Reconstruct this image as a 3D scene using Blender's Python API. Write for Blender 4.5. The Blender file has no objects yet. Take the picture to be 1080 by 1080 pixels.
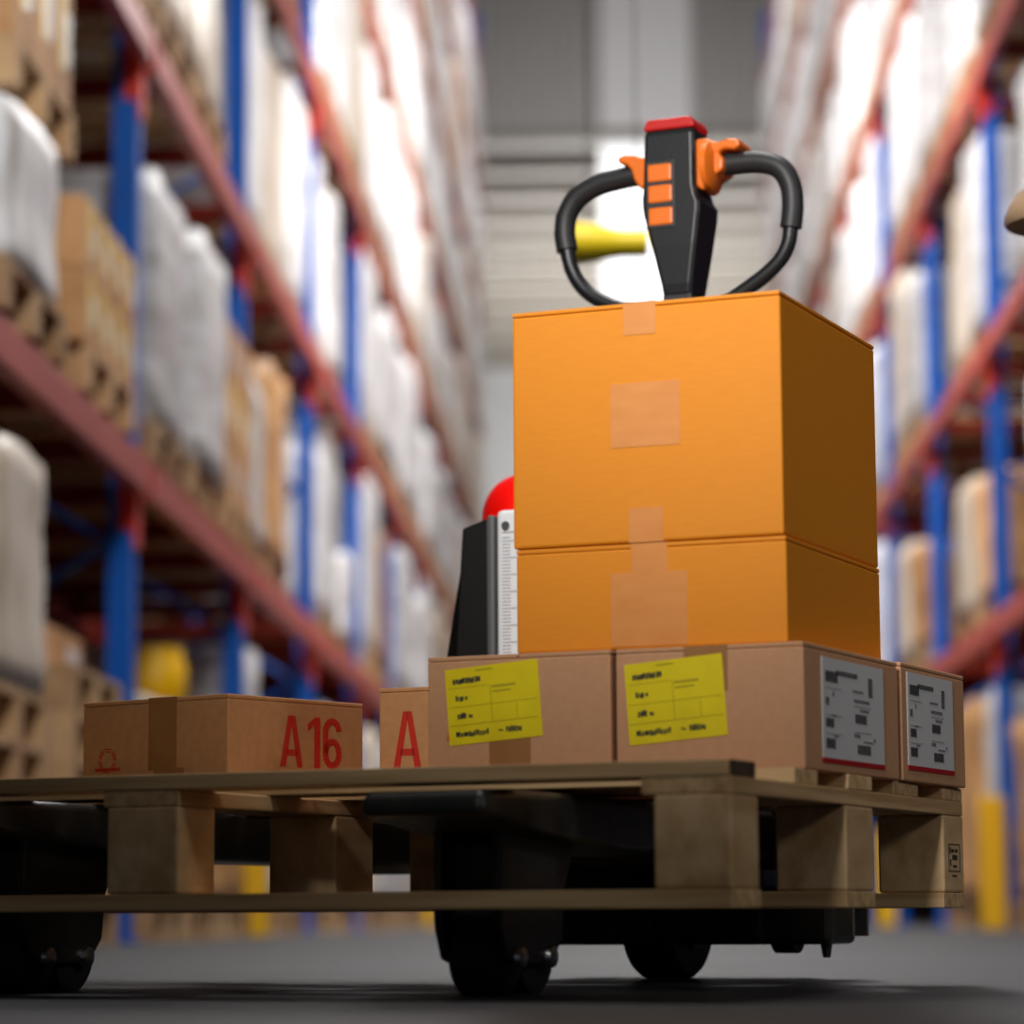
import bpy, bmesh, math, random
from mathutils import Vector, Matrix, noise
rnd = random.Random(7)
PI = math.pi
sc = bpy.context.scene
COL = sc.collection

# ------------------------------------------------------------------ materials
def mat(name, col, rough=.6, metal=0, col2=None, scale=(8, 8, 8), detail=4, bump=0, bscale=None,
        mixlo=.35, mixhi=.65, coat=0, emit=None, estr=0, alpha=None, rand=0, wave=None, spec=.5, trans=0):
    m = bpy.data.materials.new(name); m.use_nodes = True
    nt = m.node_tree; b = nt.nodes['Principled BSDF']
    b.inputs['Base Color'].default_value = (*col, 1)
    b.inputs['Roughness'].default_value = rough
    b.inputs['Metallic'].default_value = metal
    b.inputs['Coat Weight'].default_value = coat
    b.inputs['Specular IOR Level'].default_value = spec
    b.inputs['Transmission Weight'].default_value = trans
    out = None
    tc = nt.nodes.new('ShaderNodeTexCoord')
    if col2 is not None or bump:
        mp = nt.nodes.new('ShaderNodeMapping'); mp.inputs['Scale'].default_value = scale
        nt.links.new(tc.outputs['Object'], mp.inputs['Vector'])
        if rand:
            oi = nt.nodes.new('ShaderNodeObjectInfo')
            mu = nt.nodes.new('ShaderNodeMath'); mu.operation = 'MULTIPLY'; mu.inputs[1].default_value = 50
            nt.links.new(oi.outputs['Random'], mu.inputs[0])
            cb = nt.nodes.new('ShaderNodeCombineXYZ')
            for k in range(3): nt.links.new(mu.outputs[0], cb.inputs[k])
            nt.links.new(cb.outputs[0], mp.inputs['Location'])
        nz = nt.nodes.new('ShaderNodeTexNoise'); nz.inputs['Scale'].default_value = 1; nz.inputs['Detail'].default_value = detail
        nt.links.new(mp.outputs[0], nz.inputs['Vector'])
        if col2 is not None:
            mr = nt.nodes.new('ShaderNodeMapRange'); mr.inputs[1].default_value = mixlo; mr.inputs[2].default_value = mixhi
            nt.links.new(nz.outputs['Fac'], mr.inputs[0])
            mx = nt.nodes.new('ShaderNodeMix'); mx.data_type = 'RGBA'
            mx.inputs['A'].default_value = (*col, 1); mx.inputs['B'].default_value = (*col2, 1)
            nt.links.new(mr.outputs[0], mx.inputs['Factor'])
            out = mx.outputs['Result']
            if rand:
                hs = nt.nodes.new('ShaderNodeHueSaturation')
                m2 = nt.nodes.new('ShaderNodeMapRange'); m2.inputs[3].default_value = 1 - rand; m2.inputs[4].default_value = 1 + rand
                nt.links.new(oi.outputs['Random'], m2.inputs[0]); nt.links.new(m2.outputs[0], hs.inputs['Value'])
                nt.links.new(out, hs.inputs['Color']); out = hs.outputs[0]
            nt.links.new(out, b.inputs['Base Color'])
        if bump:
            bp = nt.nodes.new('ShaderNodeBump'); bp.inputs['Strength'].default_value = bump; bp.inputs['Distance'].default_value = .004
            if bscale:
                n2 = nt.nodes.new('ShaderNodeTexNoise'); n2.inputs['Scale'].default_value = bscale
                nt.links.new(tc.outputs['Object'], n2.inputs['Vector']); nt.links.new(n2.outputs['Fac'], bp.inputs['Height'])
            else: nt.links.new(nz.outputs['Fac'], bp.inputs['Height'])
            nt.links.new(bp.outputs[0], b.inputs['Normal'])
    if emit:
        b.inputs['Emission Color'].default_value = (*emit, 1); b.inputs['Emission Strength'].default_value = estr
    return m
def srgb(r, g, b):
    f = lambda c: (c / 255 / 12.92) if c / 255 <= .04045 else ((c / 255 + .055) / 1.055) ** 2.4
    return (f(r), f(g), f(b))
M = {}
M['wood_x'] = mat('wood_grain_x', srgb(222, 188, 138), .75, col2=srgb(186, 146, 98), scale=(3, 60, 60), bump=.3, rand=.13)
M['wood_y'] = mat('wood_grain_y', srgb(218, 182, 132), .75, col2=srgb(180, 138, 92), scale=(60, 3, 60), bump=.3, rand=.13)
M['wood_z'] = mat('wood_block', srgb(218, 184, 138), .8, col2=srgb(186, 146, 98), scale=(30, 8, 22), bump=.3, rand=.12)
M['knot'] = mat('wood_knot', srgb(96, 78, 58), .8, col2=srgb(70, 52, 36), scale=(60, 60, 60))
M['stamp'] = mat('stamp_ink', srgb(60, 45, 34), .8)
M['rackwood'] = mat('rack_pallet_wood', srgb(196, 160, 118), .8, col2=srgb(160, 120, 80), scale=(5, 5, 5), rand=.2)
M['orange'] = mat('orange_cardboard', srgb(234, 143, 8), .62, col2=srgb(229, 138, 5), scale=(40, 40, 260), bump=.02, mixlo=.3, mixhi=.7)
M['tape_pink'] = mat('tape_on_orange', srgb(228, 150, 80), .4, col2=srgb(222, 143, 72), scale=(20, 20, 60))
M['kraft'] = mat('carton_cardboard', srgb(202, 152, 112), .75, col2=srgb(196, 145, 106), scale=(90, 90, 90), bump=.08, mixlo=.3, mixhi=.7)
M['kraft2'] = mat('carton_cardboard_tan', srgb(204, 150, 100), .75, col2=srgb(196, 142, 92), scale=(90, 90, 90), bump=.08)
M['tape_brown'] = mat('tape_brown', srgb(168, 118, 68), .45, col2=srgb(156, 106, 58), scale=(20, 20, 20))
M['seam'] = mat('flap_seam', srgb(90, 60, 38), .9)
M['red_ink'] = mat('red_ink', srgb(206, 40, 20), .7)
M['yellow_label'] = mat('yellow_label', srgb(236, 216, 0), .5, col2=srgb(226, 204, 0), scale=(20, 20, 20))
M['black_ink'] = mat('black_ink', (.02, .02, .02), .7)
M['grey_ink'] = mat('grey_ink', (.12, .12, .13), .7)
M['faint_ink'] = mat('faint_ink', srgb(180, 164, 10), .7)
M['white_label'] = mat('white_label', srgb(216, 214, 214), .45)
M['red_band'] = mat('red_band', srgb(176, 24, 24), .5)
M['black_plastic'] = mat('black_plastic', (.012, .013, .015), .38, bump=.05, bscale=300)
M['black_rubber'] = mat('black_rubber', (.02, .021, .023), .5)
M['black_steel'] = mat('black_steel', (.012, .012, .012), .42, col2=(.03, .028, .024), scale=(30, 30, 30))
M['grey_edge'] = mat('grey_edge', (.10, .105, .11), .4)
M['steel'] = mat('steel', (.55, .56, .56), .3, 1)
M['orange_plastic'] = mat('orange_plastic', srgb(240, 120, 30), .4)
M['red_plastic'] = mat('red_plastic', srgb(200, 32, 30), .4)
M['red_bright'] = mat('red_bright', srgb(255, 14, 6), .35)
M['ruler_white'] = mat('ruler_white', srgb(226, 230, 234), .45)
M['tread'] = mat('tyre_tread', (.018, .018, .018), .6)
M['blue_post'] = mat('blue_paint', (.0, .105, .52), .5, spec=.25, col2=(.0, .09, .44), scale=(3, 3, 3))
M['red_beam'] = mat('red_paint', (.36, .038, .022), .45, spec=.4, col2=(.42, .06, .04), scale=(2, 2, 2))
M['red_conn'] = mat('red_connector', (.62, .02, .005), .4)
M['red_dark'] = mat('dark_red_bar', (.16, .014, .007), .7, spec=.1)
M['black_panel'] = mat('black_panel', (.004, .004, .0045), .4, bump=.05, bscale=200)
M['yellow'] = mat('yellow_paint', srgb(246, 190, 0), .45)
M['horn_yellow'] = mat('horn_yellow', srgb(255, 222, 20), .5)
M['film_white'] = mat('film_white', (.80, .80, .81), .36, col2=(.40, .36, .33), scale=(9, 9, 3), bump=.6, rand=.14, mixlo=.45, mixhi=.72)
M['film_grey'] = mat('film_grey', (.66, .66, .67), .36, col2=(.40, .38, .37), scale=(2.5, 2.5, 12), bump=.6, rand=.15)
M['film_cream'] = mat('film_cream', (.68, .60, .50), .35, col2=(.45, .36, .26), scale=(6, 6, 2), bump=.6, rand=.15)
M['film_kraft'] = mat('film_kraft', srgb(212, 160, 100), .4, col2=srgb(160, 112, 62), scale=(5, 5, 3), bump=.5, rand=.15)
M['tape_yellow'] = mat('tape_yellow', srgb(240, 205, 60), .4)
M['carton_bg'] = mat('brown_carton', srgb(206, 158, 108), .7, col2=srgb(176, 126, 78), scale=(4, 4, 4), rand=.15)
M['floor'] = mat('floor_concrete', (.046, .048, .052), .6, spec=.2, col2=(.036, .038, .04), scale=(1.5, 1.5, 1.5), bump=.04)
M['back'] = mat('rear_shade', (.04, .018, .012), 1, spec=0, col2=(.03, .015, .01), scale=(.6, .6, 2))  # shade among the rear stacks, put into the colour
M['corr'] = mat('corrugated_steel', (.50, .49, .47), .5)
M['roof'] = mat('roof_panel', (.75, .71, .66), .6)
M['purlin'] = mat('roof_purlin', (.30, .27, .23), .6)
M['skylight'] = mat('skylight_panel', (.8, .8, .8), .5, emit=(1, 1, 1), estr=.55)
M['daylight'] = mat('daylight_opening', (.8, .8, .8), .5, emit=(1, .98, .95), estr=1.3)
M['skylight_dim'] = mat('skylight_panel_dim', (.8, .8, .8), .5, emit=(1, 1, 1), estr=.08)
M['lampglass'] = mat('lamp_glass', (.9, .9, .9), .5, emit=(1, .98, .94), estr=2)
M['white_paint'] = mat('white_paint', (.7, .7, .7), .5)
M['tan'] = mat('tan_fabric', srgb(176, 146, 116), .85, col2=srgb(160, 130, 100), scale=(200, 200, 200), bump=.3)
M['grey_post'] = mat('grey_post', (.2, .2, .2), .5)

# ------------------------------------------------------------------ mesh helpers
class MB:
    def __init__(s): s.v = []; s.f = []; s.m = []; s.sm = []
    def add(s, V, F, mi=0, smooth=False):
        n = len(s.v); s.v += [tuple(v) for v in V]
        for f in F: s.f.append(tuple(n + i for i in f)); s.m.append(mi); s.sm.append(smooth)
        return s
    def box(s, x0, x1, y0, y1, z0, z1, mi=0):
        V = [(x, y, z) for x in (x0, x1) for y in (y0, y1) for z in (z0, z1)]
        return s.add(V, [(0, 1, 3, 2), (4, 6, 7, 5), (0, 4, 5, 1), (2, 3, 7, 6), (0, 2, 6, 4), (1, 5, 7, 3)], mi)
    def prism(s, poly, axis, lo, hi, mi=0, smooth=False):
        # poly in the two other axes; axis 'x' -> (y,z), 'y' -> (x,z), 'z' -> (x,y)
        n = len(poly)
        def P(p, t): return {'x': (t, p[0], p[1]), 'y': (p[0], t, p[1]), 'z': (p[0], p[1], t)}[axis]
        V = [P(p, lo) for p in poly] + [P(p, hi) for p in poly]
        F = [tuple(range(n)), tuple(range(2 * n - 1, n - 1, -1))] + [(i, i + n, (i + 1) % n + n, (i + 1) % n) for i in range(n)]
        return s.add(V, F, mi, smooth)
    def tube(s, pts, r, n=16, mi=0, cap=True):
        pts = [Vector(p) for p in pts]; R = r if isinstance(r, (list, tuple)) else [r] * len(pts)
        V = []; up = None
        for i, p in enumerate(pts):
            t = (pts[min(i + 1, len(pts) - 1)] - pts[max(i - 1, 0)]).normalized()
            if up is None:
                up = Vector((0, 0, 1)) if abs(t.z) < .9 else Vector((1, 0, 0))
            a = t.cross(up).normalized(); b = a.cross(t).normalized(); up = b
            for k in range(n):
                w = 2 * PI * k / n; V.append(p + (a * math.cos(w) + b * math.sin(w)) * R[i])
        F = [(i * n + k, i * n + (k + 1) % n, (i + 1) * n + (k + 1) % n, (i + 1) * n + k) for i in range(len(pts) - 1) for k in range(n)]
        if cap: F += [tuple(range(n - 1, -1, -1)), tuple(range((len(pts) - 1) * n, len(pts) * n))]
        return s.add(V, F, mi, True)
    def cyl(s, c, r, h, axis='z', n=32, mi=0, prof=None):
        prof = prof or [(r, -h / 2), (r, h / 2)]
        c = Vector(c); V = []
        for rr, t in prof:
            for k in range(n):
                w = 2 * PI * k / n; a, b = rr * math.cos(w), rr * math.sin(w)
                V.append(c + Vector({'x': (t, a, b), 'y': (b, t, a), 'z': (a, b, t)}[axis]))
        m = len(prof)
        F = [(i * n + k, i * n + (k + 1) % n, (i + 1) * n + (k + 1) % n, (i + 1) * n + k) for i in range(m - 1) for k in range(n)]
        F += [tuple(range(n - 1, -1, -1)), tuple(range((m - 1) * n, m * n))]
        return s.add(V, F, mi, True)
    def build(s, name, m, parent=None, bevel=0, seg=2, shade=None):
        me = bpy.data.meshes.new(name); me.from_pydata(s.v, [], s.f)
        for q in (m if isinstance(m, (list, tuple)) else [m]): me.materials.append(M[q])
        for p, mi, sm in zip(me.polygons, s.m, s.sm): p.material_index = mi; p.use_smooth = sm
        bm = bmesh.new(); bm.from_mesh(me)
        bmesh.ops.recalc_face_normals(bm, faces=bm.faces[:])
        if bevel:
            es = [e for e in bm.edges if len(e.link_faces) == 2 and e.calc_face_angle(0) > .6]
            r = bmesh.ops.bevel(bm, geom=es, offset=bevel, segments=seg, affect='EDGES', profile=.5, clamp_overlap=True)
        for e in bm.edges:
            if len(e.link_faces) == 2 and e.calc_face_angle(0) > .7: e.smooth = False
        bm.to_mesh(me); bm.free()
        o = bpy.data.objects.new(name, me); COL.objects.link(o)
        if parent: o.parent = parent
        return o
def tag(o, label=None, cat=None, group=None, kind=None):
    if label: o['label'] = label
    if cat: o['category'] = cat
    if group: o['group'] = group
    if kind: o['kind'] = kind
    return o
def empty(name, loc=(0, 0, 0), rz=0):
    o = bpy.data.objects.new(name, None); COL.objects.link(o); o.empty_display_size = .1
    o.location = loc; o.rotation_euler = (0, 0, rz); return o
def copy_tree(o, parent=None):
    c = o.copy(); COL.objects.link(c)
    if parent: c.parent = parent
    for ch in list(o.children): copy_tree(ch, c)
    return c

# ------------------------------------------------------------------ camera (aisle runs along +Y)
F = 3200.; PITCH = .13278; ROLL = -.00565; T = math.atan(103 / F); ZC = .0815
cam = bpy.data.cameras.new('camera'); co = bpy.data.objects.new('camera', cam); COL.objects.link(co)
sc.camera = co
cam.sensor_width = 36; cam.lens = 36 * F / 1080; cam.clip_end = 200; cam.clip_start = .1
co.location = (0, 0, ZC)
co.rotation_euler = (Matrix.Rotation(T, 3, 'Z') @ Matrix.Rotation(PI / 2 + PITCH, 3, 'X') @ Matrix.Rotation(ROLL, 3, 'Z')).to_euler()
cam.dof.use_dof = True; cam.dof.focus_distance = 3.62; cam.dof.aperture_fstop = 3.4; cam.dof.aperture_blades = 0

# ------------------------------------------------------------------ pallet frame: a = leftwards along the near edge, b = away, z up from the pallet's underside
X0, Y0, YAW, PZ = .2112, 2.9616, .4218, .0897
UX, UY = -math.cos(YAW), math.sin(YAW); VX, VY = math.sin(YAW), math.cos(YAW)
RZ = T - YAW
def PF(a, b, z=0):
    x = X0 + a * UX + b * VX; y = Y0 + a * UY + b * VY
    return (x * math.cos(T) - y * math.sin(T), x * math.sin(T) + y * math.cos(T), z + PZ)

# ================================================================== front pallet (local x = -a, y = b, z from floor-side underside)
L = 1.33
p = empty('wooden_pallet', PF(0, 0, 0), RZ)
tag(p, 'raised pale wooden pallet in the foreground carrying the cartons and orange boxes', 'pallet')
boards = [(0, .08), (.2, .277), (.371, .457), (.547, .645), (.736, .82)]
for i, (b0, b1) in enumerate(boards):
    m = MB(); nx = 28; e = rnd.uniform(-.003, .003)
    m.box(-L + e, -.001 + e, b0, b1, .128, .144)
    m.build('deck_board', 'wood_x', p, .0015)
for a0, a1 in ((0, .095), (.62, .713), (1.235, L)):
    MB().box(-a1, -a0, .002, .818, .1105, .1278).build('stringer_board', 'wood_y', p, .0015)
    for b0, b1 in ((.001, .08), (.36, .458), (.733, .819)):
        ax = a0 if a0 else 0
        w = .0815 if a0 == 0 else .088
        bl = MB().box(-(ax + w), -ax, b0, b1, .0182, .1103).build('block', 'wood_z', p, .003)
        if a0 == 0 and b0 > .7:
            st = MB(); x = .0006
            st.box(0, x, .752, .8, .075, .0762); st.box(0, x, .752, .8, .043, .0442)
            st.box(0, x, .752, .7535, .043, .0762); st.box(0, x, .7985, .8, .043, .0762)
            for (y, z, w2, h2) in ((.757, .064, .004, .008), (.764, .066, .012, .004), (.78, .066, .01, .004), (.768, .057, .02, .006), (.758, .05, .004, .008), (.77, .048, .016, .003), (.765, .037, .02, .002)):
                st.box(0, x, y, y + w2, z, z + h2)
            st.build('block_stamp', 'stamp', bl)
for b0, b1 in ((0, .085), (.358, .46), (.73, .82)):
    MB().box(-L, 0, b0, b1, 0, .018).build('bottom_board', 'wood_x', p, .0015)
MB().box(-.0005, .0006, .002, .07, .1285, .1435).build('end_grain_knot', 'knot', p, .0002)
# ================================================================== cartons
def carton_mesh(m, w, d, h, wall=.0035):
    """closed carton: body, four top flaps meeting at a seam"""
    m.box(-w, 0, 0, d, 0, h - .004)
    return m
def face_quad(m, x0, x1, y, z0, z1, t=.0006, skew=(0, 0)):
    # thin sheet on the near face (normal -y), edges slanted by skew (dx over height, dz over width)
    V = []
    for yy in (y, y - t):
        V += [(x0, yy, z0), (x1, yy, z0 + skew[1]), (x1 + skew[0], yy, z1 + skew[1]), (x0 + skew[0], yy, z1)]
    return m.add(V, [(0, 1, 2, 3), (7, 6, 5, 4), (0, 4, 5, 1), (1, 5, 6, 2), (2, 6, 7, 3), (3, 7, 4, 0)])
def box_thing(name, label, cat, a, b, z, w, d, h, rz=0, m='kraft', group=None, bev=.002, sag=True):
    """origin at near right lower corner; local x runs right, y away"""
    r = empty(name, PF(a, b, z), RZ + rz); tag(r, label, cat, group)
    body = MB().box(-w, 0, 0, d, 0, h - .005).build('carton_body', m, r, bev)
    for x0, x1 in ((-w, -w / 2 - .0006), (-w / 2 + .0006, 0)):
        MB().box(x0, x1, 0, d, h - .0048, h).build('top_flap', m, r, .0012)
    return r
# glyphs as outline strips on a unit cell (width .55, height 1)
def glyph(m, ch, x, z, s, y, mi=0):
    def bar(p0, p1, wd):
        a = Vector((p0[0], p0[1])); b = Vector((p1[0], p1[1])); n = (b - a).normalized(); n = Vector((-n.y, n.x)) * wd / 2
        P = [a - n, b - n, b + n, a + n]
        V = [(x + q.x * s, yy, z + q.y * s) for yy in (y, y - .0005) for q in P]
        m.add(V, [(0, 1, 2, 3), (7, 6, 5, 4), (0, 4, 5, 1), (1, 5, 6, 2), (2, 6, 7, 3), (3, 7, 4, 0)], mi)
    def poly(P):
        n = len(P); V = [(x + q[0] * s, yy, z + q[1] * s) for yy in (y, y - .0005) for q in P]
        m.add(V, [tuple(range(n)), tuple(range(2 * n - 1, n - 1, -1))] + [(i, i + n, (i + 1) % n + n, (i + 1) % n) for i in range(n)], mi)
    if ch == 'A':
        poly([(0, 0), (.13, 0), (.30, 1), (.19, 1)]); poly([(.55, 0), (.42, 0), (.25, 1), (.36, 1)])
        poly([(.13, .22), (.42, .22), (.40, .34), (.15, .34)])
    elif ch == '1':
        poly([(.22, 0), (.36, 0), (.36, 1), (.24, 1), (.22, .86)]); poly([(.22, .86), (.24, 1), (.06, .86), (.06, .72)])
    elif ch == '6':
        N = 20
        def arc(cx, cz, rx, rz, w, t0, t1):
            pts = []
            for i in range(N + 1):
                t = t0 + (t1 - t0) * i / N; pts.append((cx + rx * math.cos(t), cz + rz * math.sin(t)))
            for i in range(N): bar(pts[i], pts[i + 1], w)
        arc(.27, .3, .17, .24, .13, 0, 2 * PI)
        arc(.27, .72, .17, .22, .13, .15, PI)
        bar((.10, .3), (.10, .72), .13)
def a16(parent, x, z, s, y=-.0002, name='red_lettering', sp=(0, .62, 1.02), sx=1.0):
    m = MB()
    for ch, dx in zip('A16', sp): glyph(m, ch, x + dx * s, z, s, y)
    if sx != 1.0: m.v = [((vx - x) * sx + x, vy, vz) for vx, vy, vz in m.v]
    o = m.build(name, 'red_ink', parent); o['label'] = 'red A16 lettering'; return o
def yellow_label(parent, x0, z0, w, h, y=-.0003):
    sk = (-.006, .0085)
    o = face_quad(MB(), x0, x0 + w, y, z0, z0 + h, .0007, sk).build('yellow_shipping_label', 'yellow_label', parent)
    o['label'] = 'bright yellow shipping label with dark print'
    r = random.Random(3)
    pr = MB()
    def bar(m, u, v, du, dv):   # u,v in 0..1 of label
        for (m_,) in ((m,),):
            X = x0 + u * w + sk[0] * v; Z = z0 + v * h + sk[1] * u
            face_quad(m_, X, X + du * w, y - .0008, Z, Z + dv * h, .0003, (sk[0] * dv, sk[1] * du))
    for (u, v, du, dv) in ((.08, .80, .30, .075), (.10, .57, .09, .07), (.11, .335, .10, .075), (.08, .10, .36, .07), (.62, .10, .17, .075), (.20, .58, .03, .05), (.23, .345, .05, .045), (.54, .115, .05, .03)):
        k = int(du / .028) + 1
        for i in range(k):
            bar(pr, u + du * i / k, v + r.uniform(-.008, .008), du / k * r.uniform(.6, .95), dv * r.uniform(.75, 1))
    pr.build('label_print', 'black_ink', o)
    ln = MB()
    for (u, v, du, dv) in ((.02, .74, .46, .006), (.02, .49, .95, .006), (.02, .25, .95, .008), (.48, .25, .006, .48), (.75, .25, .005, .22), (.33, .94, .18, .02), (.5, .70, .25, .03), (.5, .64, .2, .02)):
        bar(ln, u, v, du, dv)
    ln.build('label_rules', 'faint_ink', o)
    return o
def white_label(parent, y0, z0, w, h, x=.0003):
    o = MB().box(x, x + .0007, y0, y0 + w, z0, z0 + h).build('white_shipping_label', 'white_label', parent)
    o['label'] = 'white barcode label with a red lower edge'
    MB().box(x, x + .0009, y0 - .002, y0 + w + .001, z0 - .005, z0 + .0005).build('red_label_edge', 'red_band', o)
    m = MB(); g = MB(); X = x + .0008
    def hatch(u, v, du, dv, n, horiz=False, mm=m):
        for i in range(n):
            if horiz: mm.box(X, X + .0003, y0 + u * w, y0 + (u + du) * w, z0 + (v + dv * i / n) * h, z0 + (v + dv * (i + .62) / n) * h)
            else: mm.box(X, X + .0003, y0 + (u + du * i / n) * w, y0 + (u + du * (i + .62) / n) * w, z0 + v * h, z0 + (v + dv) * h)
    for (u, v, du, dv, n, hz) in ((.05, .76, .2, .11, 9, 0), (.22, .84, .35, .05, 12, 0), (.74, .68, .07, .2, 9, 1), (.05, .53, .05, .08, 5, 1), (.05, .31, .13, .09, 6, 0), (.05, .10, .15, .10, 7, 0),
                              (.52, .39, .19, .095, 8, 0), (.55, .08, .22, .095, 9, 0)):
        hatch(u, v, du, dv, n, hz)
    for (u, v, du, dv) in ((.48, .70, .18, .025), (.5, .60, .26, .035), (.6, .51, .15, .03), (.50, .245, .1, .04), (.65, .20, .16, .02), (.82, .22, .03, .04), (.16, .62, .025, .05), (.15, .42, .08, .02), (.17, .215, .08, .02)):
        hatch(u, v, du, dv, max(2, int(du / .022)), 0, g)
    for (u, v, du, dv) in ((.05, .70, .4, .004), (.5, .56, .45, .004), (.5, .30, .45, .004), (.05, .43, .4, .004), (.05, .245, .4, .004)): hatch(u, v, du, dv, 1, 0, g)
    n0 = len(m.v); m.v += g.v; m.f += [tuple(i + n0 for i in f) for f in g.f]; m.m += [1] * len(g.f); m.sm += g.sm
    m.build('label_print', ['black_ink', 'grey_ink'], o)
    return o
DZ = .1442
CR = -.02
c1 = box_thing('carton', 'brown carton with a yellow label, left one of the front pair', 'carton', .2235, .238, DZ, .2205, .20, .134, CR)
yellow_label(c1, -.193, .035, .113, .084)
m = MB(); glyph(m, 'A', -.1965, .041, .055, -.0002); glyph(m, '1', -.155, .042, .055, -.0002); glyph(m, '6', -.13, .0425, .055, -.0002)
m.build('red_lettering', 'red_ink', c1)
MB().box(-.145, -.095, -.0002, .001, .002, .06).build('tape', 'tape_brown', c1)
c2 = box_thing('carton', 'brown carton with a yellow label in front and a white label on its side', 'carton', .004, .238, DZ, .2145, .315, .134, CR)
yellow_label(c2, -.1985, .0295, .113, .087)
white_label(c2, .055, .014, .205, .108)
MB().box(-.135, -.085, -.0005, .0004, .085, .134).build('tape', 'tape_brown', c2)
c3 = box_thing('carton', 'brown carton at the far right end of the pallet showing only its white barcode label', 'carton', .004 - .0066, .565, DZ, .215, .245, .136, CR)
white_label(c3, .02, .018, .175, .108)
A = box_thing('carton', 'tan carton marked with a big red A, standing behind the yellow labelled cartons', 'carton', .375, .45, DZ, .235, .22, .1195, CR * .5, 'kraft2')
m = MB(); glyph(m, 'A', -.2155, .024, .067, -.0002); glyph(m, '1', -.166, .024, .064, -.0002); glyph(m, '6', -.142, .024, .064, -.0002)
m.build('red_lettering', 'red_ink', A)
LC = box_thing('carton', 'tan carton turned cornerwise, red A16 on its side, alone at left of the pallet', 'carton', .705, .256, DZ, .238, .236, .1045, -math.radians(14), 'kraft2')
MB().box(-.128, -.082, -.0004, .001, .02, .1045).build('tape', 'tape_brown', LC)
MB().box(-.128, -.082, -.0006, .03, .1044, .1052).build('tape', 'tape_brown', LC)
MB().box(-.118, -.07, -.0005, .0002, .0, .022).build('tape', 'tape_brown', LC)
# A16 on the right side (normal +x): build on near face then turn
m = MB()
for ch, dx in zip('A16', (0, .62, 1.02)): glyph(m, ch, dx * .06, 0, .06, 0)
m.v = [(.0003 - vy, .088 + vx * 1.18, .024 + vz) for vx, vy, vz in m.v]
o = m.build('red_lettering', 'red_ink', LC); o['label'] = 'red A16 lettering'
m = MB()      # red recycling mark low on the left side
cx, cz, R_ = -.196, .034, .015
for k in range(6):
    if k == 0: pass
    t0 = PI / 3 * k; t1 = PI / 3 * (k + .82)
    for q in (1., .78):
        a_ = (cx + R_ * q * math.cos(t0), cz + R_ * q * math.sin(t0)); b_ = (cx + R_ * q * math.cos(t1), cz + R_ * q * math.sin(t1))
        face_quad(m, 0, 0, 0, 0, 0) if False else None
        V = []; dx, dz = b_[0] - a_[0], b_[1] - a_[1]; l = math.hypot(dx, dz); nx, nz = -dz / l * .0006, dx / l * .0006
        for yy in (-.0002, -.0007): V += [(a_[0] - nx, yy, a_[1] - nz), (b_[0] - nx, yy, b_[1] - nz), (b_[0] + nx, yy, b_[1] + nz), (a_[0] + nx, yy, a_[1] + nz)]
        m.add(V, [(0, 1, 2, 3), (7, 6, 5, 4), (0, 4, 5, 1), (1, 5, 6, 2), (2, 6, 7, 3), (3, 7, 4, 0)])
for k in range(12): m.box(-.216 + k * .0035, -.216 + k * .0035 + .0024, -.0007, -.0002, .0215, .0255)
m.build('red_recycling_mark', 'red_ink', LC)
# orange boxes
OR = .0177 - .0  # slight turn of the boxes against the pallet
ow, od = .313, .357
ob1 = box_thing('orange_box', 'lower orange cardboard box, squatter, resting on the brown cartons', 'box', .026, .253, .2786, .312, .352, .1145, .0177, 'orange', bev=.0025)
ob2 = box_thing('orange_box', 'upper orange cardboard box, taller, topmost of the stack', 'box', .028, .252, .3942, .313, .357, .265, .0177, 'orange', bev=.003)
def otape(par, pts):
    for x0, x1, z0, z1 in pts:
        MB().box(x0, x1, -.0006, .001, z0, z1).build('tape', 'tape_pink', par)
k_ = .028
otape(ob2, [(-(.224 - k_), -(.143 - k_), .105, .176), (-(.208 - k_), -(.170 - k_), .229, .2652), (-(.204 - k_), -(.164 - k_), 0, .038)])
otape(ob1, [(-(.228 - k_), -(.140 - k_), .003, .083), (-(.204 - k_), -(.162 - k_), .083, .1146)])
MB().box(-(.208 - k_), -(.170 - k_), -.0006, .05, .2648, .2656).build('tape', 'tape_pink', ob2)

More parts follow.
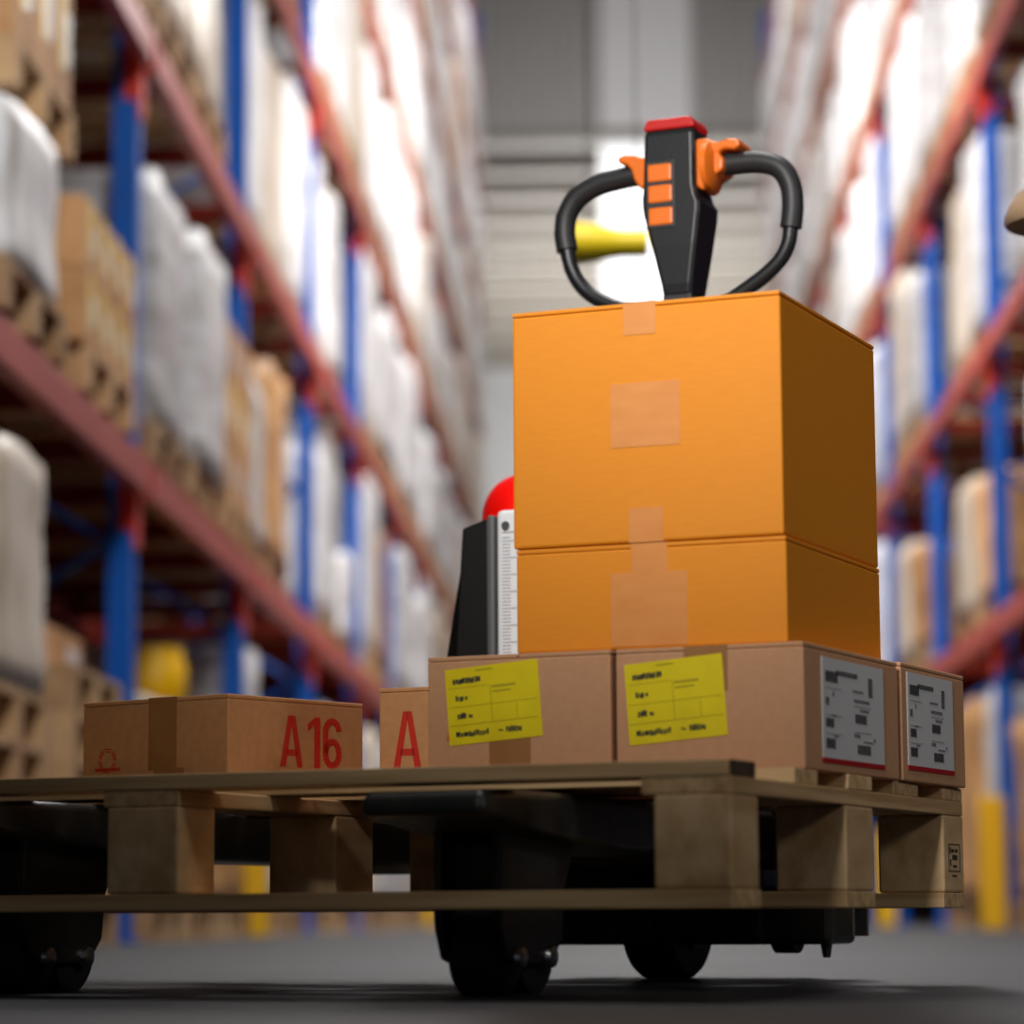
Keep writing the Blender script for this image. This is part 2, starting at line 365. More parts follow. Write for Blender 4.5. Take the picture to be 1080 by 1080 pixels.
# ================================================================== pallet truck (same frame as the pallet, root on the floor)
TA, TB = .545, 1.0
tr = empty('pallet_truck', PF(TA, TB, -PZ), RZ)
tag(tr, 'black pallet truck with looped tiller handle, its forks under the raised pallet', 'pallet truck')
class TMB(MB):      # coordinates given as (-a, b, z above pallet underside)
    def build(s, *k, **kw):
        s.v = [(x + TA, y - TB, z + PZ) for x, y, z in s.v]; return super().build(*k, **kw)
def fork(ac):
    prof = [(-.02, .094), (-.018, .112), (-.008, .1195), (.06, .1225), (.9, .1225), (.9, .062), (.35, .062), (.12, .078), (.03, .088)]
    f = TMB(); f.prism([(y, z) for y, z in prof], 'x', -ac - .066, -ac + .074)
    fo = f.build('fork', 'black_steel', tr, .011, 4)
    # roller carriage under the fork
    for s_ in (-1, 1):
        pl = TMB(); x = -ac + s_ * .034
        pl.prism([(.10, .088), (.096, .04), (.10, -.02), (.115, -.052), (.14, -.058), (.235, -.058), (.262, -.03), (.268, .02), (.30, .075)], 'x', x - .005, x + .005)
        pl.build('roller_plate', 'black_steel', fo, .003)
    TMB().box(-ac - .028, -ac + .028, .12, .25, -.03, .07).build('roller_link', 'black_steel', fo, .006)
    for bb in (.145, .226):
        w = TMB(); w.cyl((-ac, bb, -PZ + .0395), .04, .054, 'x', 40, prof=[(.034, -.027), (.040, -.022), (.040, .022), (.034, .027)])
        w.build('load_roller', 'tread', fo)
        TMB().cyl((-ac + .0410, bb, -PZ + .0395), .011, .006, 'x', 20, prof=[(.013, -.003), (.011, .003), (.006, .005)]).build('axle_bolt', 'steel', fo)
    return fo
fork(.330); fork(.912)
# cross bar, chassis, wings
TMB().box(-.90, -.19, .86, .93, .05, .13).build('fork_carriage', 'black_steel', tr, .008)
ch = TMB(); ch.box(-.63, -.30, .93, 1.15, -.045, .19); ch.box(-.76, -.30, .93, 1.15, .12, .30); ch.build('chassis', 'black_steel', tr, .012, 3)
TMB().box(-.42, -.215, .95, 1.06, -.045, .03).build('stabiliser_arm', 'black_steel', tr, .008)
cs = TMB(); cs.box(-.235, -.19, .97, .975, -.035, .01); cs.box(-.235, -.19, 1.03, 1.035, -.035, .01); cs.box(-.236, -.19, .97, 1.035, .006, .012)
cs.build('castor_bracket', 'steel', tr, .001)
TMB().tube([(-.232, .985, -.02), (-.232, .985, -.045), (-.232, .985, -.062)], [.007, .008, .005], 12).build('hanging_pin', 'black_rubber', tr)
w = TMB(); w.cyl((-.457, 1.0, -PZ + .09), .09, .07, 'x', 48, prof=[(.05, -.035), (.084, -.035), (.09, -.028), (.09, .028), (.084, .035), (.05, .035)])
dw = w.build('drive_wheel', 'tread', tr)
TMB().cyl((-.457 + .036, 1.0, -PZ + .09), .045, .012, 'x', 32, prof=[(.055, -.002), (.05, .006), (.02, .008)]).build('wheel_hub', 'black_steel', dw)
w = TMB(); w.cyl((-.70, 1.0, -PZ + .04), .04, .035, 'x', 32); w.build('stabiliser_wheel', 'tread', tr)
w = TMB(); w.cyl((-.29, 1.0, -PZ + .063), .03, .03, 'x', 32); w.build('stabiliser_wheel', 'tread', tr)
# little cable loop
pts = [(-.42 + .014 * math.cos(t) , .8, -.012 + .026 * math.sin(t)) for t in [PI + PI * i / 12 for i in range(13)]]
TMB().tube(pts, .003, 10).build('cable_loop', 'black_rubber', tr)
# motor housing with two sloping cheeks and a white centre panel
hs = TMB(); hs.prism([(-.665, .28), (-.645, .50), (-.37, .50), (-.35, .28)], 'y', .90, 1.10); hs.build('motor_cover', 'black_plastic', tr, .01, 3)
for s_, mir in ((1, 0), (-1, 1)):
    def X(a): return -a if not mir else -(2 * .505 - a)
    front = [(X(.712), .20), (X(.692), .508), (X(.652), .521), (X(.652), .20)]
    q = TMB(); q.prism(front, 'y', .862, 1.08); ck = q.build('side_cheek', 'black_panel', tr, .003)
    q = TMB(); V = [(X(.712), .865, .20), (X(.6915), .865, .46), (X(.76), 1.07, .15), (X(.745), .92, .20), (X(.70), 1.07, .45), (X(.69), 1.07, .20)]
    V = [(X(.713), .866, .18), (X(.6925), .866, .47), (X(.70), 1.07, .46), (X(.70), 1.07, .18), (X(.762), .90, .18), (X(.762), 1.05, .18)]
    q.add(V, [(0, 1, 4), (1, 2, 5, 4), (2, 3, 5), (0, 4, 5, 3), (0, 3, 2, 1)]); q.build('side_flank', 'black_panel', ck)
    q = TMB(); q.box(min(X(.6518), X(.6425)), max(X(.6518), X(.6425)), .855, .90, .20, .523); q.build('grey_corner_strip', 'grey_edge', tr, .003)
q = TMB(); q.box(-.6415, -.3685, .860, .905, .25, .53); pn = q.build('white_centre_panel', 'ruler_white', tr, .008, 3)
tk = TMB()
for i in range(52):
    z = .262 + i * .0045; ln = .022 if i % 5 == 0 else .012
    tk.box(-.636 + .004, -.636 + .004 + ln, .8592, .8602, z, z + .0008)
tk.box(-.632, -.38, .8592, .8602, .4985, .4995)
tk.build('panel_scale_marks', 'grey_ink', pn)
TMB().cyl((-.626, .859, .508), .006, .004, 'y', 20).build('panel_screw', 'steel', pn)
# red dome on top
rd = TMB(); nn = 14
rd.cyl((-.63, .97, .5), .07, .1, 'z', 40, prof=[(.074, 0.0)] + [(.074 * math.cos(t) ** .7 if t < PI / 2 - .01 else .002, .03 + .062 * math.sin(t)) for t in [PI / 2 * i / 12 for i in range(13)]])
rd.build('red_dome_cover', 'red_bright', tr)
# tiller column and head
TMB().tube([(-.53, 1.03, .46), (-.50, 1.045, .62), (-.462, 1.05, .76), (-.436, 1.04, .842)], [.03, .026, .022, .021], 20).build('tiller_column', 'black_plastic', tr)
hd = TMB()
secs = [  # z, (a left, a right, b front, b back)
    (.832, .4555, .4135, 1.004, 1.062), (.846, .4575, .4120, 1.002, 1.066), (.90, .4700, .4045, 1.0, 1.073), (.945, .4815, .3990, 1.0, 1.078), (.958, .4830, .3985, 1.0, 1.079),
    (.968, .4835, .4025, 1.0, 1.072), (.982, .4815, .4050, 1.0, 1.068), (1.055, .4800, .4060, 1.002, 1.066), (1.062, .4785, .4075, 1.004, 1.064)]
V = []; c = .0045
for z, al, ar, b0, b1 in secs:
    xl, xr = -al, -ar
    V += [(xl + c, b0, z), (xr - c, b0, z), (xr, b0 + c, z), (xr, b1 - c, z), (xr - c, b1, z), (xl + c, b1, z), (xl, b1 - c, z), (xl, b0 + c, z)]
n = len(secs)
Fc = [tuple(range(7, -1, -1)), tuple(range((n - 1) * 8, n * 8))] + [(i * 8 + k, i * 8 + (k + 1) % 8, (i + 1) * 8 + (k + 1) % 8, (i + 1) * 8 + k) for i in range(n - 1) for k in range(8)]
hd.add(V, Fc); head = hd.build('tiller_head', 'black_plastic', tr, .0015)
q = TMB(); q.prism([(-.4795, 1.0625), (-.4795, 1.068), (-.474, 1.0785), (-.412, 1.0785), (-.406, 1.070), (-.406, 1.0625)], 'y', 1.001, 1.062)
q.build('red_cap', 'red_plastic', head, .003)
for (zc, ) in ((1.002,), (.9725,), (.941,)):
    q = TMB(); ac = .4555 if zc > 1 else (.4550 if zc > .96 else .4545)
    q.box(-ac - .0178, -ac + .0178, .9975, 1.004, zc - .0125, zc + .0125); q.build('orange_button', 'orange_plastic', head, .003, 3)
# recessed frames round the buttons
q = TMB(); q.box(-.476, -.434, .9990, 1.002, .924, 1.020); q.build('button_panel', 'black_rubber', head, .002)
q = TMB(); q.box(-.456, -.414, 1.006, 1.058, .818, .834); q.build('tiller_collar', 'black_rubber', head, .003)
def smooth(P, n=6):
    P = [Vector(q) for q in P]; out = []
    for i in range(len(P) - 1):
        p0, p1, p2, p3 = P[max(i - 1, 0)], P[i], P[i + 1], P[min(i + 2, len(P) - 1)]
        for k in range(n):
            t = k / n; out.append(.5 * ((2 * p1) + (p2 - p0) * t + (2 * p0 - 5 * p1 + 4 * p2 - p3) * t * t + (3 * p1 - p0 - 3 * p2 + p3) * t ** 3))
    return out + [P[-1]]
B = 1.035
GR = .0150
gL = [(-.497, B, 1.012), (-.53, B, 1.0085), (-.563, B, 1.003), (-.592, B, .989), (-.6085, B, .966), (-.6125, B, .94), (-.609, B, .915)]
lL = [(-.609, B, .917), (-.604, B, .893), (-.592, B, .868), (-.570, B, .846), (-.53, B, .826), (-.48, B, .812), (-.44, B, .805)]
gR = [(-.395, B, 1.0115), (-.36, B, 1.0125), (-.322, B, 1.0105), (-.294, B, .999), (-.2795, B, .975), (-.2765, B, .945), (-.280, B, .915)]
lR = [(-.280, B, .917), (-.284, B, .893), (-.296, B, .872), (-.318, B, .853), (-.352, B, .832), (-.39, B, .814), (-.43, B, .805)]
TMB().tube(smooth(gL), GR, 20).build('hand_grip', 'black_rubber', head)
TMB().tube(smooth(gR), GR, 20).build('hand_grip', 'black_rubber', head)
TMB().tube(smooth(lL), .0105, 20).build('handle_loop', 'black_plastic', head)
TMB().tube(smooth(lR), .0105, 20).build('handle_loop', 'black_plastic', head)
# orange butterfly throttles
q = TMB(); q.prism([(-.478, .984), (-.492, .988), (-.499, 1.0), (-.503, 1.014), (-.510, 1.022), (-.522, 1.026), (-.523, 1.034), (-.512, 1.0365), (-.497, 1.0345), (-.486, 1.030), (-.478, 1.030)], 'y', 1.012, 1.058)
q.build('thumb_throttle', 'orange_plastic', head, .004, 3)
q = TMB(); q.prism([(-.407, .982), (-.399, .974), (-.390, .978), (-.384, .992), (-.368, 1.0), (-.367, 1.016), (-.375, 1.024), (-.366, 1.029), (-.350, 1.026), (-.342, 1.031), (-.345, 1.041), (-.36, 1.043), (-.376, 1.039), (-.393, 1.047), (-.407, 1.046)], 'y', 1.010, 1.060)
q.build('thumb_throttle', 'orange_plastic', head, .004, 3)
q = TMB(); q.cyl((-.389, 1.02, 1.008), .03, .012, 'x', 28, prof=[(.018, -.008), (.034, -.004), (.034, .004), (.02, .010)]); q.build('throttle_hub', 'orange_plastic', head)
for x in (-.478, ):
    q = TMB(); q.cyl((x - .004, 1.035, 1.008), .02, .012, 'x', 28, prof=[(.018, -.006), (.022, -.002), (.022, .004), (.016, .008)]); q.build('throttle_hub', 'orange_plastic', head)

# ================================================================== tan cap peak at the right edge, on a grey post beyond the frame
def px(x, y, Z):     # world point seen at pixel x, y at distance Z along the camera's level forward direction
    cr, sr = math.cos(ROLL), math.sin(ROLL)
    Xi, Yi = (x - 540) / F, (540 - y) / F
    Xc, Yc = Xi * cr - Yi * sr, Xi * sr + Yi * cr
    c, s = math.cos(PITCH), math.sin(PITCH)
    f_ = c - Yc * s; u_ = s + Yc * c
    x_, y_, z_ = Xc / f_ * Z, Z, u_ / f_ * Z
    return Vector((x_ * math.cos(T) - y_ * math.sin(T), x_ * math.sin(T) + y_ * math.cos(T), z_ + ZC))
P0 = px(1060, 240, 4.2)
cp = empty('tan_cushion', (P0.x + .09, P0.y, P0.z), 0)
tag(cp, 'tan rounded pad poking in at the right edge of the picture, flat underneath', 'pad')
prof = [(.0005, 0)] + [(.08, 0), (.088, .002), (.0905, .007), (.0895, .016), (.084, .03), (.073, .046), (.055, .06), (.03, .068), (.0005, .07)]
MB().cyl((0, 0, 0), .1, .1, 'z', 48, prof=prof).build('pad', 'tan', cp)
MB().cyl((0, 0, -P0.z / 2), .03, P0.z - .002, 'z', 24).build('stand_pole', 'grey_post', cp)

# ================================================================== the hall
fl = MB().box(-4.2, 6, -4, 64, -.1, 0).build('floor', 'floor'); tag(fl, kind='structure')
def struct(name, mb, m, **k): return tag(mb.build(name, m, **k), kind='structure')
struct('shade_backdrop_left', MB().box(-3.4, -3.2, -4, 64, 0, 15), 'back')  # plain sheet standing in for shaded stacks behind the rack
struct('shade_backdrop_right', MB().box(3.7, 3.9, -4, 64, 0, 15), 'back')  # same stand-in for the shaded depth on the right
ceil = MB().box(-4.2, 6, -4, 42.3, 14.6, 14.8); struct('ceiling', ceil, 'roof')
# corrugated bulkhead high across the aisle, a clear strip left for the translucent panel
def bulk(x0, x1, m, y=42.):
    s = .22; x = x0; P = []
    while x < x1 - 1e-6:
        for dx, dy in ((0, 0), (.11, 0), (.14, .05), (.19, .05)):
            if x + dx <= x1: P.append((x + dx, y + dy))
        x += s
    P += [(x1, y + .02), (x1, y + .12), (x0, y + .12)]
    m.prism(P, 'z', 11.15, 14.6)
for nm, x0, x1, mm in (('wall_far_left', -3.4, -.06, 'corr'), ('wall_far_right', 1.22, 3.9, 'corr')):
    q = MB(); bulk(x0, x1, q); struct(nm, q, mm)
struct('window_1', MB().box(-.058, 1.218, 42.0, 42.1, 11.15, 14.6), 'skylight_dim')
struct('trim_1', MB().box(-3.4, 3.9, 41.9, 42.2, 11.0, 11.15), 'purlin')
# low roof beyond
for nm, x0, x1, mm in (('ceiling_far_left', -4.2, -.06, 'roof'), ('window_2', -.058, 1.218, 'skylight'), ('ceiling_far_right', 1.22, 6, 'roof')):
    struct(nm, MB().box(x0, x1, 42.2, 64, 11.2, 11.3), mm)
for i in range(11):
    y = 43.5 + i * 1.6
    for x0, x1 in ((-3.4, -.06), (1.22, 3.9)):
        r = MB().box(x0, x1, y, y + .16, 10.95, 11.19).build('roof_purlin', 'purlin'); tag(r, kind='structure')
struct('wall_far', MB().box(-4.2, 6, 61, 61.3, 0, 11.2), 'white_paint')
struct('window_3', MB().box(-.1, 1.9, 60.9, 61, .5, 11.1), 'daylight')

# ================================================================== racks
LEV = [0.08 + 1.56 * l for l in range(0, 8)]
def rack(side, xf, ys, nlev_of, ztop):
    s = side       # s=-1 left (goods at lower x), +1 right
    nm = 'left' if s < 0 else 'right'
    root = empty('pallet_rack', (xf, ys[0], 0))
    tag(root, f'tall storage rack of blue uprights and red beams along the {nm} side of the aisle', 'rack')
    dep = 1.1
    X = lambda d: s * d          # local x: d metres into the rack
    def bx(m, d0, d1, y0, y1, z0, z1): m.box(min(X(d0), X(d1)), max(X(d0), X(d1)), y0, y1, z0, z1)
    for k, y in enumerate(ys):
        yl = y - ys[0]
        q = MB(); bx(q, 0, .02, yl - .045, yl + .045, 0, ztop); bx(q, .02, .09, yl - .045, yl - .03, 0, ztop); bx(q, .02, .09, yl + .03, yl + .045, 0, ztop)
        po = q.build('upright_post', 'blue_post', root)
        q = MB(); bx(q, -.03, .12, yl - .08, yl + .08, 0, .012); q.build('base_plate', 'blue_post', po)
        q = MB(); bx(q, dep - .09, dep, yl - .04, yl + .04, 0, ztop); q.build('rear_post', 'blue_post', root)
        q = MB(); z = .3
        while z < min(ztop, 9) - .9:
            d0, d1 = .09, dep - .09
            for (za, zb) in ((z, z + .55), (z + .55, z + 1.1)):
                A_ = (X(d0) if za == z else X(d1), yl, za); B_ = (X(d1) if za == z else X(d0), yl, zb)
                q.tube([A_, B_], .016, 6)
            z += 1.1
        q.build('cross_brace', 'blue_post', root)
        for l in range(1, 8):
            if l > nlev_of(min(k, len(ys) - 2)) + 1 or LEV[l] > ztop: continue
            q = MB(); bx(q, -.012, .0, yl - .05, yl + .05, LEV[l] - .26, LEV[l] + .1); bx(q, -.012, .05, yl - .055, yl - .046, LEV[l] - .2, LEV[l] + .08)
            q.build('beam_connector', 'red_conn', po)
    for k in range(len(ys) - 1):
        y0, y1 = ys[k] - ys[0] + .05, ys[k + 1] - ys[0] - .05
        for l in range(1, 8):
            if l > nlev_of(k) or LEV[l] > ztop: continue
            z = LEV[l]
            q = MB()
            P = [(-.055, z - .075), (-.055, z + .045), (-.035, z + .05), (-.035, z + .075), (0, z + .075), (0, z - .075)]
            q.prism([(X(a_), b_) for a_, b_ in P], 'y', y0, y1)
            q.build('beam', 'red_beam', root, .004, 1)
    L_ = ys[-1] - ys[0]
    for l in range(1, 8):
        if LEV[l] > ztop: continue
        q = MB(); bx(q, dep, dep + .05, 0, L_, LEV[l] - .07, LEV[l] + .07); q.build('rear_beam', 'red_dark', root)
    for k in range(min(6, len(ys) - 1)):
        for l in range(1, 4):
            for t in (.55, 1.6, 2.65):
                q = MB(); y = ys[k] - ys[0] + t; bx(q, 0.0, dep, y - .03, y + .03, LEV[l] - .03, LEV[l] + .05); q.build('support_bar', 'red_dark', root)
    return root
YL = [7.4 + 3.2 * k for k in range(11)]
YR = [7.05 + 3.25 * k for k in range(11)]
XLF, XRF = -1.675, 2.13
def nlev(xf, ys):
    def f(k):
        zmax = .31 * (ys[k] + 3.2) + .2
        return max(1, min(7, int((zmax - .08) / 1.6)))
    return f
rack(-1, XLF, YL, nlev(XLF, YL), 12.1)
rack(1, XRF, YR, nlev(XRF, YR), 12.1)
# post protectors, free-standing yellow guards bolted to the floor before each front post
ordn = ['first', 'second', 'third', 'fourth', 'fifth', 'sixth', 'seventh', 'eighth', 'ninth', 'tenth', 'eleventh']
for s, xf, ys, nm in ((-1, XLF, YL, 'left'), (1, XRF, YR, 'right')):
    for k, y in enumerate(ys):
        if (nm, k) not in (('left', 2), ('left', 6), ('right', 3), ('right', 5)): continue
        q = MB(); xo = xf - s * .06
        q.prism([(xo - .07, y - .12), (xo + .07, y - .12), (xo + .07, y - .10), (xo + .02 , y - .085), (xo - .02, y - .085), (xo - .07, y - .10)], 'z', .0, .72)
        q.v = [(vx, vy, vz) for vx, vy, vz in q.v]
        g = q.build('post_guard', 'yellow', None, .01)
        tag(g, f'yellow guard at the foot of the {ordn[k]} upright from the camera on the {nm} rack', 'guard', 'yellow post guards')

# ------------------------------------------------------------------ goods
def rack_pallet():
    m = MB()      # 0.8 along y, 1.0 along x, origin at centre of underside... deck on three rows of blocks
    for x in (-.5, -.26, -.05, .16, .40): m.box(x, x + .1, -.46, .46, .122, .144)
    for y in (-.46, -.05, .36):
        m.box(-.5, .5, y, y + .1, .1, .122); m.box(-.5, .5, y, y + .1, 0, .022)
        for x in (-.5, -.07, .36): m.box(x, x + .14, y, y + .1, .022, .1)
    return m
pal_proto = None
def put_pallet(x, y, z, label, group, rz=0):
    global pal_proto
    if pal_proto is None: o = pal_proto = rack_pallet().build('pallet', 'rackwood')
    else: o = pal_proto.copy(); COL.objects.link(o)
    o.location = (x, y, z); o.rotation_euler.z = rz; tag(o, label, 'pallet', group); return o
wraps = {}
def wrapped_mesh(key, w, d, h, seed):
    if key in wraps: return wraps[key]
    bm = bmesh.new(); bmesh.ops.create_cube(bm, size=1)
    bmesh.ops.subdivide_edges(bm, edges=bm.edges[:], cuts=7, use_grid_fill=True)
    for v in bm.verts:
        x, y, z = v.co
        k = 1 - .10 * max(0, abs(x) * 2 - .8) * max(0, abs(y) * 2 - .8) * 25 * .4
        p = Vector((x * d * k, y * w * k, (z + .5) * h))
        nvec = noise.noise_vector(Vector((p.x * 2.3 + seed, p.y * 2.3, p.z * 2.6)))
        g = .02 * math.sin(p.z / .28 * 2 * PI) * (1 if 0 < p.z < h else 0)
        p += Vector((nvec.x * .025 + (g if x > 0 else -g) * .25, nvec.y * .03, nvec.z * .03 if z > 0 else 0))
        if z > .45: p.z += .03 * noise.noise(Vector((p.x * 3, p.y * 3, seed)))
        if z < -.49: p.z = 0
        p.z = max(p.z, 0)
        p.x = max(-d / 2 - .03, min(d / 2 + .03, p.x)); p.y = max(-w / 2 - .02, min(w / 2 + .02, p.y))
        v.co = p
    for f in bm.faces: f.smooth = True
    me = bpy.data.meshes.new('wrapped_load'); bm.to_mesh(me); bm.free(); wraps[key] = me; return me
wm_i = {}
def wrapped(x, y, z, w, d, h, kind, label, group, var=0):
    key = (round(w, 2), round(d, 2), round(h, 2), kind, var)
    fresh = key not in wraps
    me = wrapped_mesh(key, w, d, h, 3.1 * len(wraps))
    if fresh: me.materials.append(M[kind])
    o = bpy.data.objects.new('wrapped_load', me); COL.objects.link(o); o.location = (x, y, z)
    tag(o, label, 'load', group); return o
bgc = {}
def bg_carton(x, y, z, w, d, h, label, group, m='carton_bg', side=-1, tapec=None):
    key = (round(w, 2), round(d, 2), round(h, 2), m, side, tapec)
    if key not in bgc:
        o = MB().box(-d / 2, d / 2, -w / 2, w / 2, 0, h).build('carton', m, None, .008, 2)
        xf = d / 2 if side < 0 else -d / 2
        MB().box(min(xf, xf - side * .002), max(xf, xf - side * .002), -.03, .03, h * .25, h).build('tape', 'tape_yellow' if tapec else 'tape_brown', o)
        MB().box(min(xf, xf - side * .003), max(xf, xf - side * .003), w * .12, w * .38, h * .3, h * .7).build('paper_label', 'white_label', o)
        bgc[key] = o
    else: o = copy_tree(bgc[key])
    o.location = (x, y, z); tag(o, label, 'carton', group); return o

kinds = {'film_white': 'white film-wrapped load', 'film_grey': 'greyish film-wrapped load', 'film_cream': 'cream film-wrapped load', 'film_kraft': 'brown film-wrapped load'}
def visible_px(X, Y, Z):
    a_ = X / Y; return 540 + F * (a_ + T), 967 - F * (Z - ZC) / Y
pos3 = ['nearest', 'middle', 'farthest']
def fill(side, xf, ys, special):
    nm = 'left' if side < 0 else 'right'
    lname = ['floor', 'first shelf', 'second shelf', 'third shelf', 'fourth shelf', 'fifth shelf', 'sixth shelf', 'seventh shelf']
    for k in range(len(ys) - 1):
        for l in range(0, 8):
            z0 = 0 if l == 0 else LEV[l] + .08
            if z0 > 11: continue
            for j in range(3):
                y = ys[k] + .6 + j * (ys[k + 1] - ys[k] - 1.2) / 2
                if special(k, l, j) == 'skip': continue
                xa = xf - side * (.05 if (side < 0 and k < 2) else (.045 if (k > 3 or l > 2) else -.03))
                # visibility of the aisle face
                u0, v0 = visible_px(xa, y - .46, z0 + 1.2); u1, v1 = visible_px(xa, y + .46, z0)
                if v1 < -20 or max(u0, u1) < -10 or min(u0, u1) > 1090: continue
                if side > 0 and max(u0, u1) < 925 and v0 > 330 and v1 < 700: continue
                if side > 0 and max(u0, u1) < 1000 and v0 > 720: continue
                if side < 0 and min(u0, u1) > 470 and v0 > 700: continue
                sp = special(k, l, j) or {}
                kd = sp.get('kind') or rnd.choices(list(kinds), (7, 2.0, 1.6, 1.0 if l < 3 else .3))[0]
                if l == 0: kd = sp.get('kind') or rnd.choice(list(kinds))
                h = sp.get('h') or rnd.choice((.95, 1.1, 1.2, 1.2))
                w = .9; d = 1.0
                x = xa + side * d / 2
                place = 'floor level' if l == 0 else lname[l]
                gname = f'loads on the {lname[l]} level of the {nm} rack'
                pl = put_pallet(x, y, z0, f'wooden pallet under the {pos3[j]} load, {place}, bay past the {ordn[k]} {nm}-hand upright', f'pallets on the {lname[l]} of the {nm} rack')
                wrapped(x + rnd.uniform(-.02, .02), y, z0 + .145, w, d, h, kd, kinds[kd] + f', {pos3[j]} on {place}, bay past the {ordn[k]} {nm}-hand upright', gname, rnd.randrange(2))
def sp_left(k, l, j):
    if k == 0 and l <= 1: return 'skip'
    if (k, l, j) in ((1, 1, 2), (1, 2, 2), (2, 1, 2), (4, 1, 2), (3, 2, 2), (2, 3, 2)): return 'skip'
    if k == 3 and l == 1 and j == 2: return {'kind': 'film_white', 'h': .55}
    if k == 1 and l == 1: return {'kind': 'film_grey', 'h': .93}
    if k == 2 and l == 1 and j == 0: return {'kind': 'film_grey', 'h': .75}
    if k == 2 and l == 1 and j == 1: return {'kind': 'film_kraft', 'h': 1.0}
    if k == 1 and l == 0: return {'kind': ['film_cream', 'film_kraft', 'film_kraft'][j], 'h': [.75, .6, .8][j]}
    if k == 1 and l == 2: return {'kind': ['film_cream', 'film_cream', 'film_grey'][j], 'h': 1.1}
def sp_right(k, l, j):
    if (k, l, j) in ((2, 1, 2), (2, 2, 2), (3, 2, 2), (3, 1, 2), (4, 1, 2), (4, 2, 2), (4, 3, 2)): return 'skip'
    if k == 3 and l == 1: return {'kind': ['film_kraft', 'film_cream', 'film_white'][j], 'h': [.7, .8, .9][j]}
    if k == 3 and l == 2: return {'kind': ['film_grey', 'film_cream', 'film_cream'][j], 'h': 1.1}
    if k == 3 and l == 3: return {'kind': 'film_grey', 'h': [.8, 1.1, 1.2][j]}
    if k == 4 and l == 1: return {'kind': ['film_kraft', 'film_cream', 'film_kraft'][j], 'h': [.7, .8, .6][j]}
fill(-1, XLF, YL, sp_left)
fill(1, XRF, YR, sp_right)
# nearest bay, left, made of individual goods
G0 = 'goods in the nearest bay of the left rack'
zs = LEV[1] + .08; xl = XLF + .06 - .5
put_pallet(xl, 8.42, zs, 'wooden pallet under the white wrapped load at the left edge', G0)
wrapped(xl, 8.42, zs + .145, .88, 1.0, .46, 'film_white', 'short white film-wrapped load at the left edge, under another pallet', G0)
put_pallet(xl, 8.5, zs + .64, 'wooden pallet stacked on top of the short white wrapped load at the left edge', G0)
nmj = ['nearest', 'middle', 'farthest']
for j in range(3):
    for i in range(2):
        bg_carton(xl + (.25 if i == 0 else -.25), 8.5 + (j - 1) * .3, zs + .786, .29, .48, .42, f'brown carton at the upper left corner, {nmj[j]} of the {"aisle" if i == 0 else "rear"} row', 'cartons on the upper pallet at the top left', tapec=True)
put_pallet(xl, 9.72, zs, 'wooden pallet under the rows of brown labelled cartons by the first blue post', G0)
for lay in range(2):
    for j in range(4):
        for i in range(2):
            bg_carton(xl + (.25 if i == 0 else -.25), 9.72 + (j - 1.5) * .262, zs + .145 + lay * .232, .252, .48, .23,
                      f'brown carton, {["bottom", "top"][lay]} layer, {["first", "second", "third", "fourth"][j]} along, {"aisle" if i == 0 else "rear"} side, by first blue post', 'labelled cartons beside the first blue post', tapec=(i == 0))
# kraft cartons on bay one first shelf, far slot
y0 = YL[1] + 2.6
put_pallet(xl, y0, zs, 'wooden pallet under the golden brown cartons by the second blue post', G0)
for lay in range(3):
    for j in range(3):
        bg_carton(xl + .25, y0 + (j - 1) * .32 , zs + .145 + lay * .26, .31, .48, .255, f'golden brown carton, {["bottom", "middle", "top"][lay]} layer, {nmj[j]} column, by the second blue post', 'golden brown cartons by the second blue post', tapec=(lay == 1))
# floor: two stacks of empty pallets, a load and a box upon them
xs = XLF + .02 - .5
for i in range(5):
    put_pallet(xs, 8.45, i * .1445, f'empty pallet in the nearer floor stack at left, {["lowest", "second", "third", "fourth", "topmost"][i]} of five', 'pallets stacked on the floor at left')
for i in range(6):
    put_pallet(xs, 9.75, i * .1445, f'empty pallet in the farther floor stack at left, {["lowest", "second", "third", "fourth", "fifth", "topmost"][i]} of six', 'pallets stacked on the floor at left')
wrapped(xs, 8.45, 5 * .1445 + .001, .9, 1.0, .68, 'film_cream', 'cream wrapped load of cartons with yellow tape, on the floor stack at left', G0)
bg_carton(xs + .1, 9.92, 6 * .1445 + .001, .78, .5, .16, 'flat brown carton lying on the farther stack of empty pallets', G0)
for i, (yy, zz) in enumerate(((11.9, .72), (11.9, .86))): pass
q = MB().cyl((XLF - .2, 12.35, .99), .14, .38, 'z', 24, prof=[(.14, -.19), (.14, -.06), (.132, -.05), (.132, -.03), (.14, -.02), (.14, .12), (.125, .14), (.125, .19)]).build('yellow_drum', 'yellow'); q.location.z = 0
tag(q, 'yellow drum on the pallet load behind the first blue post', 'drum')

# hanging yellow horn behind the handle
P1 = px(603, 257, 7.); P2 = px(684, 257, 7.)
dr = (P2 - P1)
hn = MB(); N = 10
prof = [(.0, .049), (.05, .051), (.2, .049), (.35, .045), (.5, .038), (.62, .034), (.8, .033), (1.0, .033)]
hn.tube([P1 + dr * t for t, _ in prof], [r_ for _, r_ in prof], 24)
h_ = hn.build('yellow_horn', 'horn_yellow')
ctr = (P1 + P2) / 2
h_.data.transform(Matrix.Translation(-ctr)); h_.location = ctr
tag(h_, 'yellow flared horn hanging in the aisle, seen through the left handle loop', 'horn')
for f_ in (.2, .85):
    q = P1 + dr * f_ - ctr
    MB().tube([(q.x, q.y, .01), (q.x, q.y, 14.6 - ctr.z)], .002, 6).build('suspension_wire', 'steel', h_)

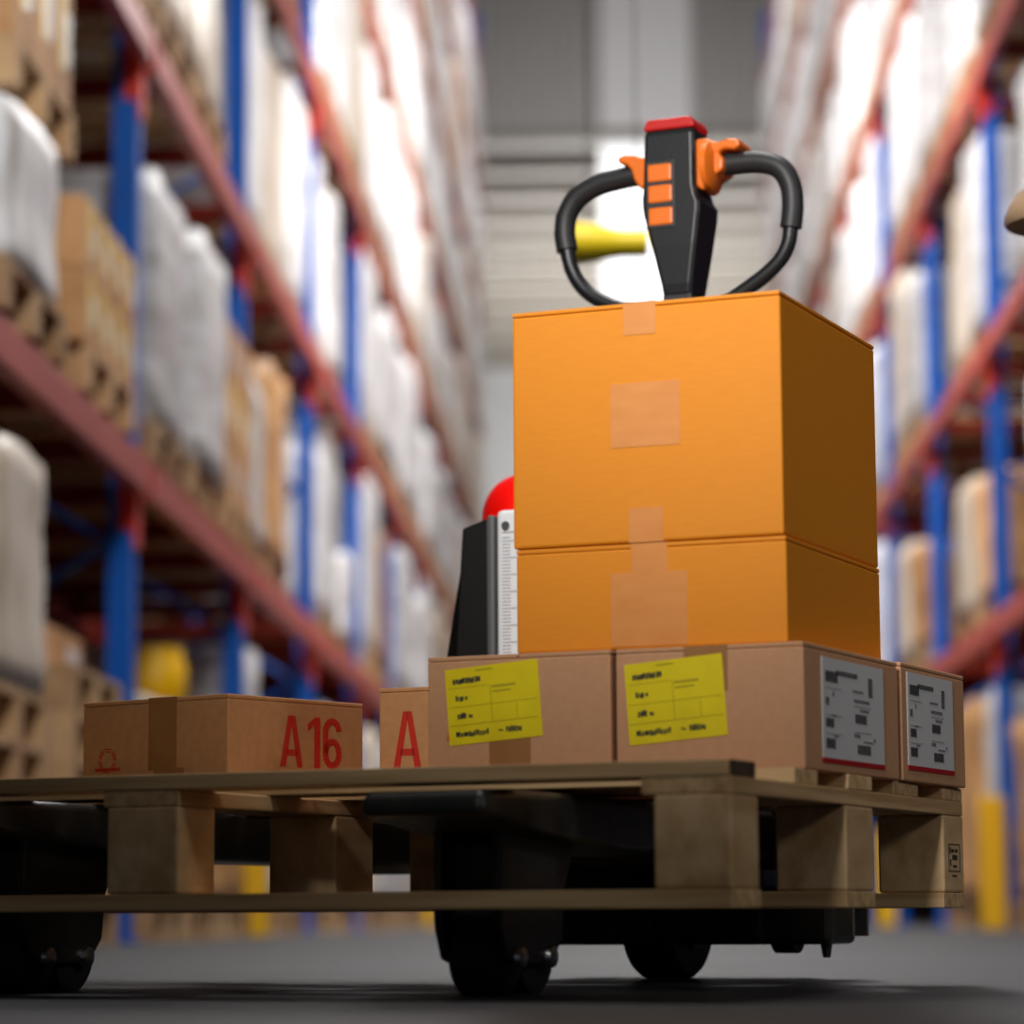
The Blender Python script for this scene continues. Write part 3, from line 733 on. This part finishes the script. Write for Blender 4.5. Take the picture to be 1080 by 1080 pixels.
# ================================================================== lights
def area(name, loc, rot, sx, sy, power, col=(1, 1, 1), spread=PI):
    l = bpy.data.lights.new(name, 'AREA'); l.shape = 'RECTANGLE'; l.size = sx; l.size_y = sy; l.energy = power; l.color = col; l.spread = spread
    o = bpy.data.objects.new(name, l); COL.objects.link(o); o.location = loc; o.rotation_euler = rot; return o
for y, z in ((11.5, 5.4), (15.3, 5.2)): area('aisle_fill', (.2, y, z), (0, 0, 0), 1.6, 2.2, 130, (1, .98, .96))  # added lights just above view, hung low so upper goods stay dimmer
area('aisle_fill', (.2, 16.4, 5.5), (math.radians(48), 0, 0), 2.0, 1.0, 210, (1, .98, .96))  # added, tilted forward to brighten the lower goods further on
for y in (20.5, 24.0): area('aisle_fill', (.2, y, 7.7), (math.radians(30), 0, 0), 1.6, 2.0, 250, (1, .98, .96))  # added, turned down the aisle to brighten the far goods
for y in (29, 34): area('high_fill', (.2, y, 12.9), (0, 0, 0), 1.6, 2.6, 280, (1, .98, .96))  # added above the view to brighten the farthest racks
area('bulkhead_fill', (.2, 36, 12.9), (math.radians(70), 0, 0), 3, .6, 40)  # added to brighten the bulkhead and the top loads
area('horn_fill', (.2, 5.0, 4.6), (math.radians(35), 0, 0), 1.2, 1.2, 165, (1, .98, .95))  # added mainly to light the near side of the yellow horn
area('end_wall_fill', (.5, 47, 8.5), (math.radians(20), 0, 0), 3, 6, 1100)  # added behind the orange boxes to whiten the end wall
area('roof_fill', (.5, 50, 5), (PI, 0, 0), 2.5, 8, 1100)  # added upward light for the far roof, hidden by the boxes
def spot(name, loc, tgt, power, ang, blend, r, col=(1, 1, 1)):
    l = bpy.data.lights.new(name, 'SPOT'); l.energy = power; l.spot_size = ang; l.spot_blend = blend; l.shadow_soft_size = r; l.color = col
    o = bpy.data.objects.new(name, l); COL.objects.link(o); o.location = loc
    o.rotation_euler = (Vector(tgt) - Vector(loc)).to_track_quat('-Z', 'Y').to_euler(); return o
spot('key_spot', (-.8, .3, 2.25), (.22, 3.5, 1.09), 730, math.radians(33.5), 1, .3, (1, .97, .93))  # added key; its soft cone edge dims the pallet and lower cartons
spot('side_fill', (2.6, 1.2, 1.9), (.5, 3.5, .62), 80, math.radians(44), 1, .35, (1, .97, .94))  # added fill for the right-hand faces and side labels
spot('near_goods_fill', (.6, 3.0, 5.2), (-1.9, 10.5, 1.6), 200, math.radians(60), 1, .5, (1, .98, .95))  # added to brighten the nearest goods on the left rack
w = bpy.data.worlds.new('world'); sc.world = w; w.use_nodes = True
w.node_tree.nodes['Background'].inputs[0].default_value = (.75, .82, .95, 1)
w.node_tree.nodes['Background'].inputs[1].default_value = .12
sc.view_settings.view_transform = 'Standard'; sc.view_settings.look = 'None'; sc.view_settings.exposure = 0; sc.view_settings.gamma = 1
sc.view_settings.use_curve_mapping = False
sc.cycles.max_bounces = 6; sc.cycles.diffuse_bounces = 3
